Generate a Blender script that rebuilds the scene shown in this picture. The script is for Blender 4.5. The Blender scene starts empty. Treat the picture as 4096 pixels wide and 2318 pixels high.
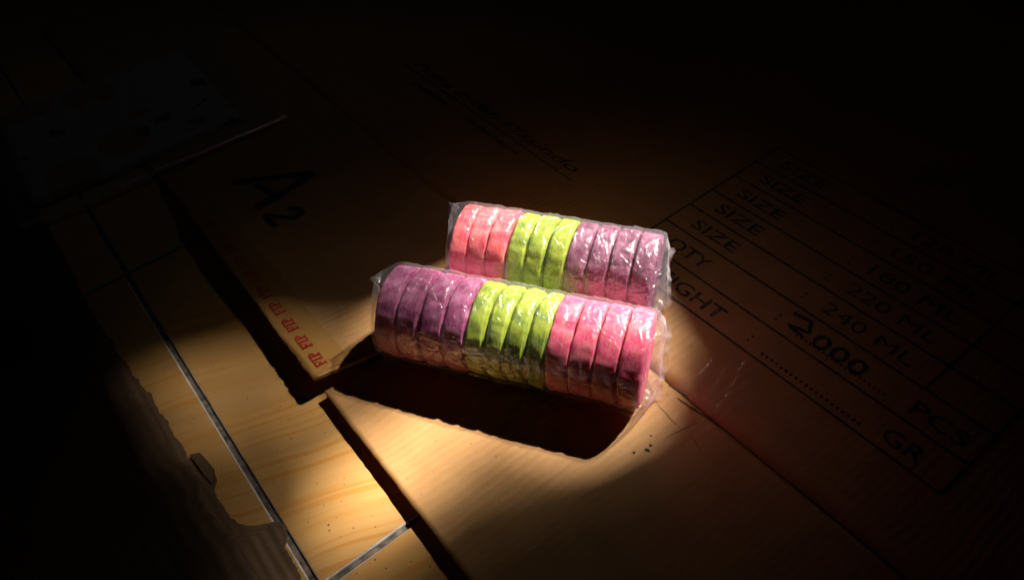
import bpy, bmesh, math, random
import numpy as np
from mathutils import Vector, Matrix, noise as mnoise
from mathutils.geometry import tessellate_polygon

# ------------------------------------------------------------------ scene, camera, world, lamps
scn = bpy.context.scene
col = scn.collection
scn.render.engine = 'CYCLES'
scn.cycles.use_denoising = True
scn.cycles.max_bounces = 10
scn.cycles.diffuse_bounces = 5
scn.cycles.glossy_bounces = 5
scn.cycles.transmission_bounces = 6
scn.cycles.transparent_max_bounces = 32
scn.cycles.caustics_reflective = False
scn.cycles.caustics_refractive = False
scn.cycles.sample_clamp_indirect = 4.0
vs = scn.view_settings
vs.view_transform = 'Standard'; vs.look = 'None'; vs.exposure = 0.0; vs.gamma = 1.0
vs.use_curve_mapping = False

# camera: hand held half a metre above the floor, looking down about 46 degrees
CAM = Vector((0.6656, 0.0038, 0.4877))
right = Vector((0.61374, 0.78550, -0.07942))
up = Vector((-0.53354, 0.48680, 0.69163))
back = Vector((0.58194, -0.38211, 0.71787))
cd = bpy.data.cameras.new('camera')
cd.sensor_width = 36.0
cd.lens = 26.78
cd.clip_start = 0.01
cd.clip_end = 100.0
cam = bpy.data.objects.new('camera', cd)
col.objects.link(cam)
m4 = Matrix.Identity(4)
for i in range(3):
    m4[i][0] = right[i]; m4[i][1] = up[i]; m4[i][2] = back[i]; m4[i][3] = CAM[i]
cam.matrix_world = m4
scn.camera = cam

world = bpy.data.worlds.new('World')
scn.world = world
world.use_nodes = True
bgn = world.node_tree.nodes['Background']
bgn.inputs[0].default_value = (0.30, 0.36, 0.42, 1)
bgn.inputs[1].default_value = 0.006

# daylight beam, distant and nearly parallel, cut to shape by an added mask
BEAM_AT = Vector((0.30, 0.15, 0.0))
LDIR = Vector((-0.10 * 0.64, -0.995 * 0.64, -0.768)).normalized()     # direction in which it travels
SUN_DIST = 10.0
SUN_POS = BEAM_AT - LDIR * SUN_DIST
MASK_Y = 2.05


def spot(name, pos, target, power, angle, blend, radius, colour):
    l = bpy.data.lights.new(name, 'SPOT')
    l.energy = power
    l.spot_size = math.radians(angle)
    l.spot_blend = blend
    l.shadow_soft_size = radius
    l.color = colour
    o = bpy.data.objects.new(name, l)
    col.objects.link(o)
    o.location = pos
    o.rotation_euler = (Vector(target) - Vector(pos)).to_track_quat('-Z', 'Y').to_euler()
    return o


spot('daylight_beam', SUN_POS, BEAM_AT, 17500.0, 5.5, 0.1, 0.068, (1.0, 0.93, 0.83))
# two added fill lamps: soft glow round the rolls, faint glints on the package
spot('fill_glow', BEAM_AT - LDIR * 2.55, (0.32, 0.18, 0.0), 12.0, 13.0, 1.0, 0.12, (1.0, 0.90, 0.78))
spot('package_fill', BEAM_AT - LDIR * 2.50, (-0.22, 0.13, 0.0), 1.3, 20.0, 1.0, 0.10, (0.95, 0.97, 1.0))


# ------------------------------------------------------------------ helpers
def tag(o, label=None, cat=None, group=None, kind=None):
    if label: o['label'] = label
    if cat: o['category'] = cat
    if group: o['group'] = group
    if kind: o['kind'] = kind
    return o


def empty(name, loc=(0, 0, 0), rz=0.0):
    o = bpy.data.objects.new(name, None)
    o.empty_display_size = 0.02
    col.objects.link(o)
    o.location = loc
    o.rotation_euler = (0, 0, rz)
    return o


def mesh_obj(name, verts, faces, mats, parent=None, smooth=False, fmat=None):
    me = bpy.data.meshes.new(name)
    me.from_pydata([tuple(v) for v in verts], [], faces)
    if not isinstance(mats, (list, tuple)): mats = [mats]
    for m in mats: me.materials.append(m)
    if fmat: me.polygons.foreach_set('material_index', fmat)
    if smooth: me.polygons.foreach_set('use_smooth', [True] * len(me.polygons))
    me.update()
    o = bpy.data.objects.new(name, me)
    col.objects.link(o)
    if parent: o.parent = parent
    return o


def grid_mesh(name, V, mat, parent=None, wrap=False, smooth=True):
    """V: (n, m, 3) numpy grid -> quad mesh; wrap closes the second direction"""
    n, m = V.shape[:2]
    idx = np.arange(n * m).reshape(n, m)
    if wrap:
        a = idx[:-1, :]; b = idx[1:, :]
        q = np.stack([a, b, np.roll(b, -1, 1), np.roll(a, -1, 1)], -1).reshape(-1, 4)
    else:
        q = np.stack([idx[:-1, :-1], idx[1:, :-1], idx[1:, 1:], idx[:-1, 1:]], -1).reshape(-1, 4)
    me = bpy.data.meshes.new(name)
    me.vertices.add(n * m)
    me.vertices.foreach_set('co', V.reshape(-1).astype(np.float32))
    k = len(q)
    me.loops.add(k * 4)
    me.loops.foreach_set('vertex_index', q.reshape(-1).astype(np.int32))
    me.polygons.add(k)
    me.polygons.foreach_set('loop_start', (np.arange(k) * 4).astype(np.int32))
    me.update(calc_edges=True)
    me.validate()
    me.polygons.foreach_set('use_smooth', [smooth] * k)
    me.materials.append(mat)
    me.update()
    o = bpy.data.objects.new(name, me)
    col.objects.link(o)
    if parent: o.parent = parent
    return o


def slab_grid(name, X, Y, Ztop, thick, mat, parent=None):
    """closed sheet: top grid, bottom grid below it, side walls"""
    n, m = X.shape
    top = np.stack([X, Y, Ztop], -1).reshape(-1, 3)
    bot = np.stack([X, Y, Ztop - thick], -1).reshape(-1, 3)
    N = n * m
    idx = np.arange(N).reshape(n, m)
    faces = []
    q = np.stack([idx[:-1, :-1], idx[1:, :-1], idx[1:, 1:], idx[:-1, 1:]], -1).reshape(-1, 4)
    faces += q.tolist()
    faces += (q[:, ::-1] + N).tolist()
    rim = list(idx[:, 0]) + list(idx[-1, 1:]) + list(idx[::-1, -1][1:]) + list(idx[0, ::-1][1:-1])
    sm = len(faces)
    for i in range(len(rim)):
        a, b = int(rim[i]), int(rim[(i + 1) % len(rim)])
        faces.append([a, a + N, b + N, b])
    o = mesh_obj(name, np.concatenate([top, bot]), faces, mat, parent)
    sf = [True] * sm + [False] * (len(faces) - sm)
    o.data.polygons.foreach_set('use_smooth', sf)
    return o


class NT:
    """tiny node helper"""
    def __init__(self, name):
        self.m = bpy.data.materials.new(name)
        self.m.use_nodes = True
        self.t = self.m.node_tree
        self.t.nodes.clear()
        self.out = self.t.nodes.new('ShaderNodeOutputMaterial')

    def n(self, kind, **kw):
        nd = self.t.nodes.new(kind)
        ins = kw.pop('ins', {})
        for k, v in kw.items(): setattr(nd, k, v)
        for k, v in ins.items(): self.set(nd, k, v)
        return nd

    def set(self, nd, k, v):
        s = nd.inputs[k]
        if isinstance(v, bpy.types.NodeSocket): self.t.links.new(v, s)
        elif isinstance(v, bpy.types.Node): self.t.links.new(v.outputs[0], s)
        else: s.default_value = v

    def math(self, op, a, b=0.0, c=0.0):
        nd = self.n('ShaderNodeMath', operation=op)
        for i, v in enumerate((a, b, c)): self.set(nd, i, v)
        return nd.outputs[0]

    def noise(self, vec, scale, detail=3.0, rough=0.55, dist=0.0):
        nd = self.n('ShaderNodeTexNoise', ins={'Scale': scale, 'Detail': detail, 'Roughness': rough, 'Distortion': dist})
        if vec is not None: self.set(nd, 'Vector', vec)
        return nd.outputs[0]

    def ramp(self, fac, stops):
        nd = self.n('ShaderNodeValToRGB')
        self.set(nd, 'Fac', fac)
        el = nd.color_ramp.elements
        while len(el) > 1: el.remove(el[-1])
        el[0].position = stops[0][0]; el[0].color = (*stops[0][1], 1)
        for p, c in stops[1:]:
            e = el.new(p); e.color = (*c, 1)
        return nd.outputs[0]

    def mix(self, fac, a, b, blend='MIX'):
        nd = self.n('ShaderNodeMix', data_type='RGBA', blend_type=blend)
        self.set(nd, 0, fac)
        for s, v in ((6, a), (7, b)):
            if isinstance(v, tuple): v = (*v, 1) if len(v) == 3 else v
            self.set(nd, s, v)
        return nd.outputs[2]

    def mapping(self, vec, scale=(1, 1, 1), rot=(0, 0, 0), loc=(0, 0, 0)):
        nd = self.n('ShaderNodeMapping')
        self.set(nd, 'Vector', vec)
        nd.inputs['Scale'].default_value = scale
        nd.inputs['Rotation'].default_value = rot
        nd.inputs['Location'].default_value = loc
        return nd.outputs[0]

    def bump(self, height, strength, distance, normal=None):
        nd = self.n('ShaderNodeBump', ins={'Strength': strength, 'Distance': distance, 'Height': height})
        if normal is not None: self.set(nd, 'Normal', normal)
        return nd.outputs[0]

    def coord(self, which='Object'):
        return self.n('ShaderNodeTexCoord').outputs[which]

    def principled(self, **ins):
        p = self.n('ShaderNodeBsdfPrincipled')
        for k, v in ins.items():
            k = k.replace('_', ' ')
            if isinstance(v, tuple) and len(v) == 3 and k in ('Base Color', 'Subsurface Radius') and k == 'Base Color': v = (*v, 1)
            self.set(p, k, v)
        self.t.links.new(p.outputs[0], self.out.inputs[0])
        return p


# ------------------------------------------------------------------ materials
def mat_tile():
    N = NT('wood_print_glaze')
    oi = N.n('ShaderNodeObjectInfo')
    sh = N.n('ShaderNodeCombineXYZ', ins={0: N.math('MULTIPLY', oi.outputs['Random'], 7.3), 1: N.math('MULTIPLY', oi.outputs['Random'], 3.1), 2: N.math('MULTIPLY', oi.outputs['Random'], 11.0)})
    v = N.n('ShaderNodeVectorMath', operation='ADD', ins={0: N.coord(), 1: sh})
    warp = N.noise(v, 5.0, 2.0)
    rot = N.mapping(v, rot=(0, 0, math.radians(17)))
    wv = N.n('ShaderNodeVectorMath', operation='ADD', ins={0: rot, 1: N.n('ShaderNodeCombineXYZ', ins={0: N.math('MULTIPLY', warp, 0.04)})})
    grain = N.noise(N.mapping(wv, scale=(60, 2.6, 1)), 1.0, 4.0, 0.6)
    lines = N.noise(N.mapping(wv, scale=(210, 3.2, 1)), 1.0, 2.0, 0.5)
    fine = N.noise(N.mapping(wv, scale=(620, 14.0, 1)), 1.0, 2.0, 0.6)
    band = N.noise(N.mapping(wv, scale=(14, 1.6, 1)), 1.0, 2.0)
    c1 = N.ramp(grain, [(0.30, (0.54, 0.27, 0.075)), (0.55, (0.58, 0.315, 0.105)), (0.75, (0.61, 0.35, 0.13))])
    ln = N.math('MULTIPLY', N.ramp(lines, [(0.53, (0, 0, 0)), (0.60, (1, 1, 1))]), N.ramp(band, [(0.38, (0.15, 0.15, 0.15)), (0.62, (0.85, 0.85, 0.85))]))
    c2 = N.mix(ln, c1, (0.52, 0.215, 0.035))
    c3 = N.mix(N.math('MULTIPLY', fine, 0.35), c2, (0.50, 0.27, 0.085))
    blot = N.noise(v, 14.0, 4.0)
    c4 = N.mix(N.ramp(blot, [(0.46, (0, 0, 0)), (0.72, (0.5, 0.5, 0.5))]), c3, (0.36, 0.22, 0.095))
    spk = N.n('ShaderNodeTexVoronoi', ins={'Scale': 95.0, 'Vector': v})
    sp = N.math('MULTIPLY', N.math('LESS_THAN', spk.outputs['Distance'], 0.085), N.math('GREATER_THAN', N.noise(v, 40.0), 0.56))
    c5 = N.mix(N.math('MULTIPLY', sp, 0.75), c4, (0.06, 0.03, 0.015))
    nb = N.bump(N.noise(v, 220.0, 3.0), 0.06, 0.001)
    N.principled(Base_Color=c5, Roughness=N.math('MULTIPLY_ADD', blot, 0.22, 0.40), Specular_IOR_Level=0.22, Normal=nb)
    return N.m


def mat_simple(name, colr, rough, var=0.25, scale=60.0, bumpd=0.0, spec=0.4, dark=None):
    N = NT(name)
    v = N.coord()
    nz = N.noise(v, scale, 4.0)
    d = dark or tuple(c * (1 - var) for c in colr)
    c = N.ramp(nz, [(0.3, d), (0.7, colr)])
    kw = dict(Base_Color=c, Roughness=rough, Specular_IOR_Level=spec)
    if bumpd: kw['Normal'] = N.bump(N.noise(v, scale * 2.5, 5.0), 0.6, bumpd)
    N.principled(**kw)
    return N.m


def mat_cardboard(name, base, dark, flute=0.0066, along_x=False, strength=0.30, seed=0.0):
    """kraft liner: fibre mottling, faint flutes showing through, rubbed marks"""
    N = NT(name)
    v = N.mapping(N.coord(), loc=(seed, seed * 0.7, 0))
    fib = N.noise(N.mapping(v, scale=(420, 160, 200)), 1.0, 4.0, 0.6)
    mot = N.noise(v, 26.0, 5.0, 0.6)
    big = N.noise(v, 5.0, 3.0)
    sx = N.n('ShaderNodeSeparateXYZ', ins={0: v})
    w = N.math('ADD', sx.outputs[1 if along_x else 0], N.math('MULTIPLY', N.noise(v, 14.0, 3.0), 0.016))
    ph = N.math('MULTIPLY', w, 2 * math.pi / flute)
    wave = N.math('SINE', ph)
    vary = N.noise(N.mapping(v, scale=((8, 60, 10) if along_x else (60, 8, 10))), 1.0, 3.0)
    wv = N.math('MULTIPLY', wave, vary)
    c = N.ramp(mot, [(0.25, dark), (0.5, tuple((a + b) / 2 for a, b in zip(base, dark))), (0.8, base)])
    c = N.mix(N.math('MULTIPLY', fib, 0.35), c, tuple(x * 0.62 for x in base))
    streak = N.noise(N.mapping(v, scale=((2.5, 130, 10) if along_x else (130, 2.5, 10))), 1.0, 3.0)
    c = N.mix(N.ramp(streak, [(0.52, (0, 0, 0)), (0.72, (0.4, 0.4, 0.4))]), c, tuple(x * 0.68 for x in base))
    c = N.mix(N.ramp(big, [(0.45, (0, 0, 0)), (0.7, (0.3, 0.3, 0.3))]), c, tuple(x * 0.75 for x in dark))
    spk = N.n('ShaderNodeTexVoronoi', ins={'Scale': 120.0, 'Vector': v})
    sp = N.math('MULTIPLY', N.math('LESS_THAN', spk.outputs['Distance'], 0.07), N.math('GREATER_THAN', N.noise(v, 33.0), 0.55))
    c = N.mix(N.math('MULTIPLY', sp, 0.8), c, (0.05, 0.03, 0.02))
    n1 = N.bump(wv, strength, 0.0006)
    dent = N.noise(v, 11.0, 3.0, 0.5, 1.2)
    n1 = N.bump(dent, 0.35, 0.004, n1)
    n2 = N.bump(N.math('ADD', fib, mot), 0.3, 0.0005, n1)
    N.principled(Base_Color=c, Roughness=N.math('MULTIPLY_ADD', mot, 0.25, 0.45), Specular_IOR_Level=0.35, Normal=n2)
    return N.m


def mat_cake(name, base, light, dark, seed):
    """porous steamed crumb, fibres running round the rim"""
    N = NT(name)
    oi = N.n('ShaderNodeObjectInfo')
    v0 = N.coord()
    off = N.n('ShaderNodeCombineXYZ', ins={0: N.math('MULTIPLY_ADD', oi.outputs['Random'], 5.0, seed)})
    v = N.n('ShaderNodeVectorMath', operation='ADD', ins={0: v0, 1: off})
    s = N.n('ShaderNodeSeparateXYZ', ins={0: v0})
    ang = N.math('ARCTAN2', s.outputs[1], s.outputs[2])
    rad = N.math('SQRT', N.math('ADD', N.math('POWER', s.outputs[1], 2.0), N.math('POWER', s.outputs[2], 2.0)))
    cyl = N.n('ShaderNodeCombineXYZ', ins={0: N.math('MULTIPLY_ADD', s.outputs[0], 900.0, N.math('MULTIPLY', oi.outputs['Random'], 90.0)), 1: N.math('MULTIPLY', ang, 5.0), 2: N.math('MULTIPLY', rad, 700.0)})
    fib = N.noise(cyl, 1.0, 4.0, 0.65)
    blot = N.noise(v, 95.0, 4.0, 0.6)
    pore = N.noise(v, 520.0, 4.0, 0.65)
    c = N.ramp(blot, [(0.28, dark), (0.48, base), (0.72, light)])
    c = N.mix(N.ramp(fib, [(0.42, (0, 0, 0)), (0.70, (0.65, 0.65, 0.65))]), c, light)
    c = N.mix(N.ramp(pore, [(0.28, (0.45, 0.45, 0.45)), (0.44, (0, 0, 0))]), c, dark)
    bloom = N.noise(v, 170.0, 5.0, 0.65, 0.8)
    pale = tuple(min(0.9, 0.45 * x + 0.42) for x in light)
    c = N.mix(N.ramp(bloom, [(0.50, (0, 0, 0)), (0.70, (0.20, 0.20, 0.20))]), c, pale)
    n1 = N.bump(fib, 0.5, 0.0008)
    n2 = N.bump(pore, 0.35, 0.0005, n1)
    p = N.principled(Base_Color=c, Roughness=0.55, Specular_IOR_Level=0.15, Normal=n2)
    p.subsurface_method = 'RANDOM_WALK'
    p.inputs['Subsurface Weight'].default_value = 0.7
    p.inputs['Subsurface Radius'].default_value = tuple(0.3 + 1.2 * x for x in light)
    p.inputs['Subsurface Scale'].default_value = 0.005
    return N.m


def mat_film(name, haze=0.036, gloss=0.12, rough=0.10, tint=(0.99, 0.98, 0.99), micro=0.42, sheen=0.036, fres=0.03):
    """thin clear plastic: mostly lets light through, sharp glints, a little milky scatter"""
    N = NT(name)
    v = N.coord()
    h = N.math('ADD', N.noise(v, 330.0, 4.0, 0.6, 1.5), N.math('MULTIPLY', N.noise(v, 120.0, 2.0, 0.5, 2.0), 1.5))
    vo = N.n('ShaderNodeTexVoronoi', ins={'Scale': 210.0, 'Vector': N.n('ShaderNodeVectorMath', operation='MULTIPLY_ADD', ins={0: N.n('ShaderNodeTexNoise', ins={'Scale': 90.0, 'Vector': v}).outputs['Color'], 1: (0.006, 0.006, 0.006), 2: v})})
    h = N.math('ADD', h, N.math('MULTIPLY', vo.outputs['Distance'], 1.6))
    nb = N.bump(h, micro, 0.0009)
    fr = N.n('ShaderNodeFresnel', ins={'IOR': 1.45, 'Normal': nb})
    lw = N.n('ShaderNodeLayerWeight', ins={'Blend': 0.35})
    tr = N.n('ShaderNodeBsdfTransparent', ins={0: (*tint, 1)})
    gl = N.n('ShaderNodeBsdfGlossy', ins={'Color': (1, 1, 1, 1), 'Roughness': rough, 'Normal': nb})
    sh = N.n('ShaderNodeBsdfGlossy', ins={'Color': (1, 1, 1, 1), 'Roughness': 0.34, 'Normal': nb})
    df = N.n('ShaderNodeBsdfDiffuse', ins={'Color': (0.88, 0.87, 0.90, 1)})
    tl = N.n('ShaderNodeBsdfTranslucent', ins={'Color': (0.88, 0.87, 0.90, 1)})
    dm = N.n('ShaderNodeMixShader', ins={0: 0.5, 1: df, 2: tl})
    hz = N.math('MULTIPLY_ADD', lw.outputs['Facing'], haze * 1.6, haze)          # longer path through the film at a slant
    a = N.n('ShaderNodeMixShader', ins={0: hz, 1: tr, 2: dm})
    b = N.n('ShaderNodeMixShader', ins={0: sheen, 1: a, 2: sh})
    fac = N.math('MINIMUM', N.math('ADD', N.math('MULTIPLY', fr.outputs[0], fres), gloss * 0.4), 0.03 + gloss * 0.4)
    c = N.n('ShaderNodeMixShader', ins={0: fac, 1: b, 2: gl})
    N.t.links.new(c.outputs[0], N.out.inputs[0])
    return N.m


def mat_tape():
    N = NT('brown_packing_tape')
    v = N.coord()
    tr = N.n('ShaderNodeBsdfTransparent', ins={0: (0.95, 0.80, 0.55, 1)})
    p = N.n('ShaderNodeBsdfPrincipled', ins={'Base Color': (0.50, 0.27, 0.08, 1), 'Roughness': 0.22,
                                              'Normal': N.bump(N.noise(v, 70.0, 3.0), 0.25, 0.001)})
    mx = N.n('ShaderNodeMixShader', ins={0: 0.72, 1: tr, 2: p})
    N.t.links.new(mx.outputs[0], N.out.inputs[0])
    return N.m


def mat_ink(name, c, wear=0.35):
    N = NT(name)
    nz = N.noise(N.coord(), 260.0, 4.0, 0.6)
    cc = N.mix(N.ramp(nz, [(0.45, (0, 0, 0)), (0.75, (wear, wear, wear))]), c, (0.30, 0.17, 0.08))
    N.principled(Base_Color=cc, Roughness=0.6, Specular_IOR_Level=0.25)
    return N.m


def mat_pattern():
    N = NT('patterned_print')
    v = N.coord()
    vo = N.n('ShaderNodeTexVoronoi', ins={'Scale': 17.0, 'Vector': v})
    big = N.n('ShaderNodeTexVoronoi', ins={'Scale': 13.0, 'Vector': N.mapping(v, loc=(1.3, 0.4, 0))})
    sq = N.n('ShaderNodeTexVoronoi', distance='CHEBYCHEV', ins={'Scale': 22.0, 'Vector': N.mapping(v, rot=(0, 0, 0.3))})
    c = N.mix(N.math('LESS_THAN', big.outputs['Distance'], 0.42), (0.34, 0.34, 0.30), (0.38, 0.21, 0.05))
    c = N.mix(N.math('LESS_THAN', vo.outputs['Distance'], 0.2), c, (0.40, 0.32, 0.26))
    sel = N.math('MULTIPLY', N.math('LESS_THAN', sq.outputs['Distance'], 0.20), N.math('GREATER_THAN', N.noise(v, 20.0), 0.5))
    c = N.mix(sel, c, (0.03, 0.035, 0.03))
    N.principled(Base_Color=c, Roughness=0.6)
    return N.m


M = {}
M['tile'] = mat_tile()
M['tile_edge'] = mat_simple('bare_tile_edge', (0.68, 0.65, 0.62), 0.6, 0.45, 90.0)
M['grout'] = mat_simple('dirty_grout', (0.28, 0.22, 0.17), 0.9, 0.8, 120.0, 0.0012, 0.2, dark=(0.03, 0.024, 0.02))
M['card'] = mat_cardboard('kraft_cardboard', (0.51, 0.270, 0.098), (0.38, 0.192, 0.066), 0.0066)
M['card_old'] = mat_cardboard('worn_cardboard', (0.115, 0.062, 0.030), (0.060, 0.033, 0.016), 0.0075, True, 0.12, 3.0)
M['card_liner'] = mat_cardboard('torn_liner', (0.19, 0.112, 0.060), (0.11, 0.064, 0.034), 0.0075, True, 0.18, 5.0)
M['ink'] = mat_ink('black_ink', (0.030, 0.032, 0.032), 0.7)
M['marker'] = mat_ink('black_marker', (0.020, 0.022, 0.026), 0.45)
M['redink'] = mat_ink('red_ink', (0.36, 0.006, 0.008), 0.12)
M['maroon'] = mat_ink('dark_red_ink', (0.07, 0.012, 0.012), 0.2)
M['tape'] = mat_tape()
M['film'] = mat_film('clear_wrap')
M['film_soft'] = mat_film('loose_wrap', 0.05, 0.06, 0.16, (0.95, 0.95, 0.97), 0.3, 0.04)
M['film_seam'] = mat_film('overlapping_wrap', 0.012, 0.03, 0.15, (0.99, 0.98, 0.98), 0.25, 0.008, 0.04)
M['film_edge'] = mat_film('folded_plastic_edge', 0.05, 0.6, 0.12, (0.95, 0.95, 0.96), 0.3, 0.10)
M['film_seal'] = mat_film('gathered_wrap', 0.11, 0.12, 0.12, (0.97, 0.95, 0.97), 0.42, 0.03, 0.05)
M['film_thin'] = mat_film('clear_tape', 0.015, 0.04, 0.14, (0.99, 0.98, 0.97), 0.15, 0.02)
M['purple'] = mat_cake('purple_crumb', (0.37, 0.055, 0.175), (0.62, 0.25, 0.42), (0.15, 0.012, 0.07), 1.0)
M['plum'] = mat_cake('plum_crumb', (0.19, 0.040, 0.095), (0.37, 0.165, 0.25), (0.075, 0.012, 0.04), 5.0)
M['green'] = mat_cake('green_crumb', (0.26, 0.345, 0.012), (0.42, 0.49, 0.06), (0.07, 0.17, 0.02), 2.0)
M['pink'] = mat_cake('pink_crumb', (0.78, 0.085, 0.195), (0.88, 0.27, 0.31), (0.62, 0.018, 0.17), 3.0)
M['coral'] = mat_cake('coral_crumb', (0.76, 0.100, 0.125), (0.85, 0.26, 0.25), (0.60, 0.025, 0.11), 4.0)
M['pattern'] = mat_pattern()
M['crumb'] = mat_simple('dark_crumb', (0.07, 0.045, 0.03), 0.9, 0.5, 400.0)
M['mask_board'] = mat_simple('grey_mask_board', (0.30, 0.28, 0.26), 0.9, 0.2, 8.0)  # grey of the unseen board that masks the beam

# ------------------------------------------------------------------ floor: grout bed with single tiles
PITCH = 0.40
GAP = 0.0044
floor = mesh_obj('floor', [(-2.2, -1.6, -0.0022), (2.6, -1.6, -0.0022), (2.6, 2.4, -0.0022), (-2.2, 2.4, -0.0022),
                           (-2.2, -1.6, -0.05), (2.6, -1.6, -0.05), (2.6, 2.4, -0.05), (-2.2, 2.4, -0.05)],
                 [(0, 1, 2, 3), (7, 6, 5, 4), (0, 4, 5, 1), (1, 5, 6, 2), (2, 6, 7, 3), (3, 7, 4, 0)], M['grout'])
tag(floor, kind='structure')


def tile_mesh():
    a = PITCH / 2 - GAP / 2          # foot of the tile
    b = a - 0.0011                    # start of the glazed face
    rings = [(a, -0.012), (a, -0.0012), (a - 0.0004, -0.0005), (b, 0.0)]
    v, f, fm = [], [], []
    rnd = random.Random(4)
    seg = 24
    for r, z in rings:
        for s in range(4):
            for k in range(seg):
                t = -1 + 2 * k / seg
                p = [(t * r, -r), (r, t * r), (-t * r, r), (-r, -t * r)][s]
                j = 0.00025 * (rnd.random() - .5) if z > -0.005 else 0
                v.append((p[0] + j, p[1] + j, z))
    n = 4 * seg
    for i in range(len(rings) - 1):
        for k in range(n):
            f.append((i * n + k, i * n + (k + 1) % n, (i + 1) * n + (k + 1) % n, (i + 1) * n + k))
            fm.append(1)
    f.append(tuple(range((len(rings) - 1) * n, len(rings) * n))); fm.append(0)
    me = bpy.data.meshes.new('tile')
    me.from_pydata(v, [], f)
    me.materials.append(M['tile']); me.materials.append(M['tile_edge'])
    me.polygons.foreach_set('material_index', fm)
    me.update()
    return me


tm = tile_mesh()
for i in range(-3, 3):
    for j in range(-2, 4):
        t = bpy.data.objects.new('tile', tm)
        col.objects.link(t)
        t.parent = floor
        t.location = ((i + .5) * PITCH, (j + .5) * PITCH, 0)

# ------------------------------------------------------------------ unseen board added to shape the beam: opening plus slats, behind, out of frame
def on_mask(gx, gy):
    g = Vector((gx, gy, 0.0))
    d = g - SUN_POS
    k = (MASK_Y - SUN_POS.y) / d.y
    p = SUN_POS + d * k
    return (p.x, p.z)


opening = [(.122, -.046), (.146, .005), (.162, .055), (.192, .085), (.216, .120), (.222, .18), (.224, .25), (.250, .330), (.355, .335), (.410, .310),
           (.462, .285), (.492, .240), (.478, .185), (.455, .115), (.446, .08), (.455, .035), (.475, -.046)]
hole = [on_mask(x, y) for x, y in opening]
TH = 0.012
hc_x = sum(p[0] for p in hole) / len(hole); hc_z = sum(p[1] for p in hole) / len(hole)


def to_frame(p):
    """where the line from the middle of the opening through p leaves the wall's outline"""
    dx, dz = p[0] - hc_x, p[1] - hc_z
    k = min((2.2 - hc_x) / dx if dx > 0 else (-1.4 - hc_x) / dx if dx < 0 else 1e9,
            (3.2 - hc_z) / dz if dz > 0 else (-0.02 - hc_z) / dz if dz < 0 else 1e9)
    return (hc_x + dx * k, hc_z + dz * k)


ring = []
dens = 6
for a_, b_ in zip(hole, hole[1:] + hole[:1]):
    for q_ in range(dens):
        ring.append((a_[0] + (b_[0] - a_[0]) * q_ / dens, a_[1] + (b_[1] - a_[1]) * q_ / dens))
outr = [to_frame(p) for p in ring]
nr = len(ring)
wv = []
for yy in (MASK_Y, MASK_Y + TH):
    wv += [(x, yy, z) for x, z in ring] + [(x, yy, z) for x, z in outr]
wf = []
for i in range(nr):
    j = (i + 1) % nr
    wf.append((i, j, nr + j, nr + i))
    wf.append((2 * nr + i, 3 * nr + i, 3 * nr + j, 2 * nr + j))
    wf.append((i, 2 * nr + i, 2 * nr + j, j))
    wf.append((nr + i, nr + j, 3 * nr + j, 3 * nr + i))
beam_mask = mesh_obj('beam_mask', wv, wf, M['mask_board'])
tag(beam_mask, kind='structure')


def slat(x0, x1, y0, y1):  # strip across the added opening, dims part of the beam
    q = [on_mask(x0, y0), on_mask(x1, y0), on_mask(x1, y1), on_mask(x0, y1)]
    yy = MASK_Y + 0.002
    v = [(x, yy, z) for x, z in q] + [(x, yy + 0.0006, z) for x, z in q]
    mesh_obj('slat', v, [(0, 1, 2, 3), (7, 6, 5, 4), (0, 4, 5, 1), (1, 5, 6, 2), (2, 6, 7, 3), (3, 7, 4, 0)], M['mask_board'], beam_mask)


def mask_slats(y0, y1, x0, x1, pitch, cover):
    n = int(round((y1 - y0) / pitch))
    for i in range(n):
        c = y0 + (i + .5) * pitch
        slat(x0, x1, c - pitch * cover / 2, c + pitch * cover / 2)


def shade_row(y):
    return 0.279 + (y - 0.0805) * 1.615          # where the light starts to pass beside the near roll


P_ = 0.0125
XB = ([-.06, .035, .08, .115, .185, .24, .276, .30], [.442, .416, .406, .414, .440, .452, .430, .40])


def xb(y):
    return float(np.interp(y, *XB))             # from here outwards the slats stand closer together


y = -0.0525
while y < 0.29:
    e = xb(y + P_ / 2)
    if y < 0.030:
        mask_slats(y, y + P_, 0.06, 0.250, P_, 0.80)
        mask_slats(y, y + P_, 0.250, 0.345, P_, 0.89)
        mask_slats(y, y + P_, 0.345, e, P_, 0.82)
    elif y < 0.042: mask_slats(y, y + P_, 0.12, 0.345, P_, 0.87)
    elif y < 0.125:
        mask_slats(y, y + P_, 0.14, 0.240, P_, 0.80)
        mask_slats(y, y + P_, 0.240, 0.322, P_, 0.72)
    elif y < 0.16: mask_slats(y, y + P_, 0.17, 0.225, P_, 0.80)
    if 0.03 < y <= 0.105: mask_slats(y, y + P_, 0.388, e, P_, 0.68)
    if y > 0.105: mask_slats(y, y + P_, max(shade_row(y), 0.384 - 0.8 * (y - 0.105)), e, P_, 0.745)
    mask_slats(y, y + P_, e, 0.54, P_, 0.915)
    y += P_

# ------------------------------------------------------------------ flattened cardboard box under the packs
Y_CREASE, Y_EDGE, X_SLIT = 0.290, 0.0785, 0.2625
TH_CARD = 0.0032


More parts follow.
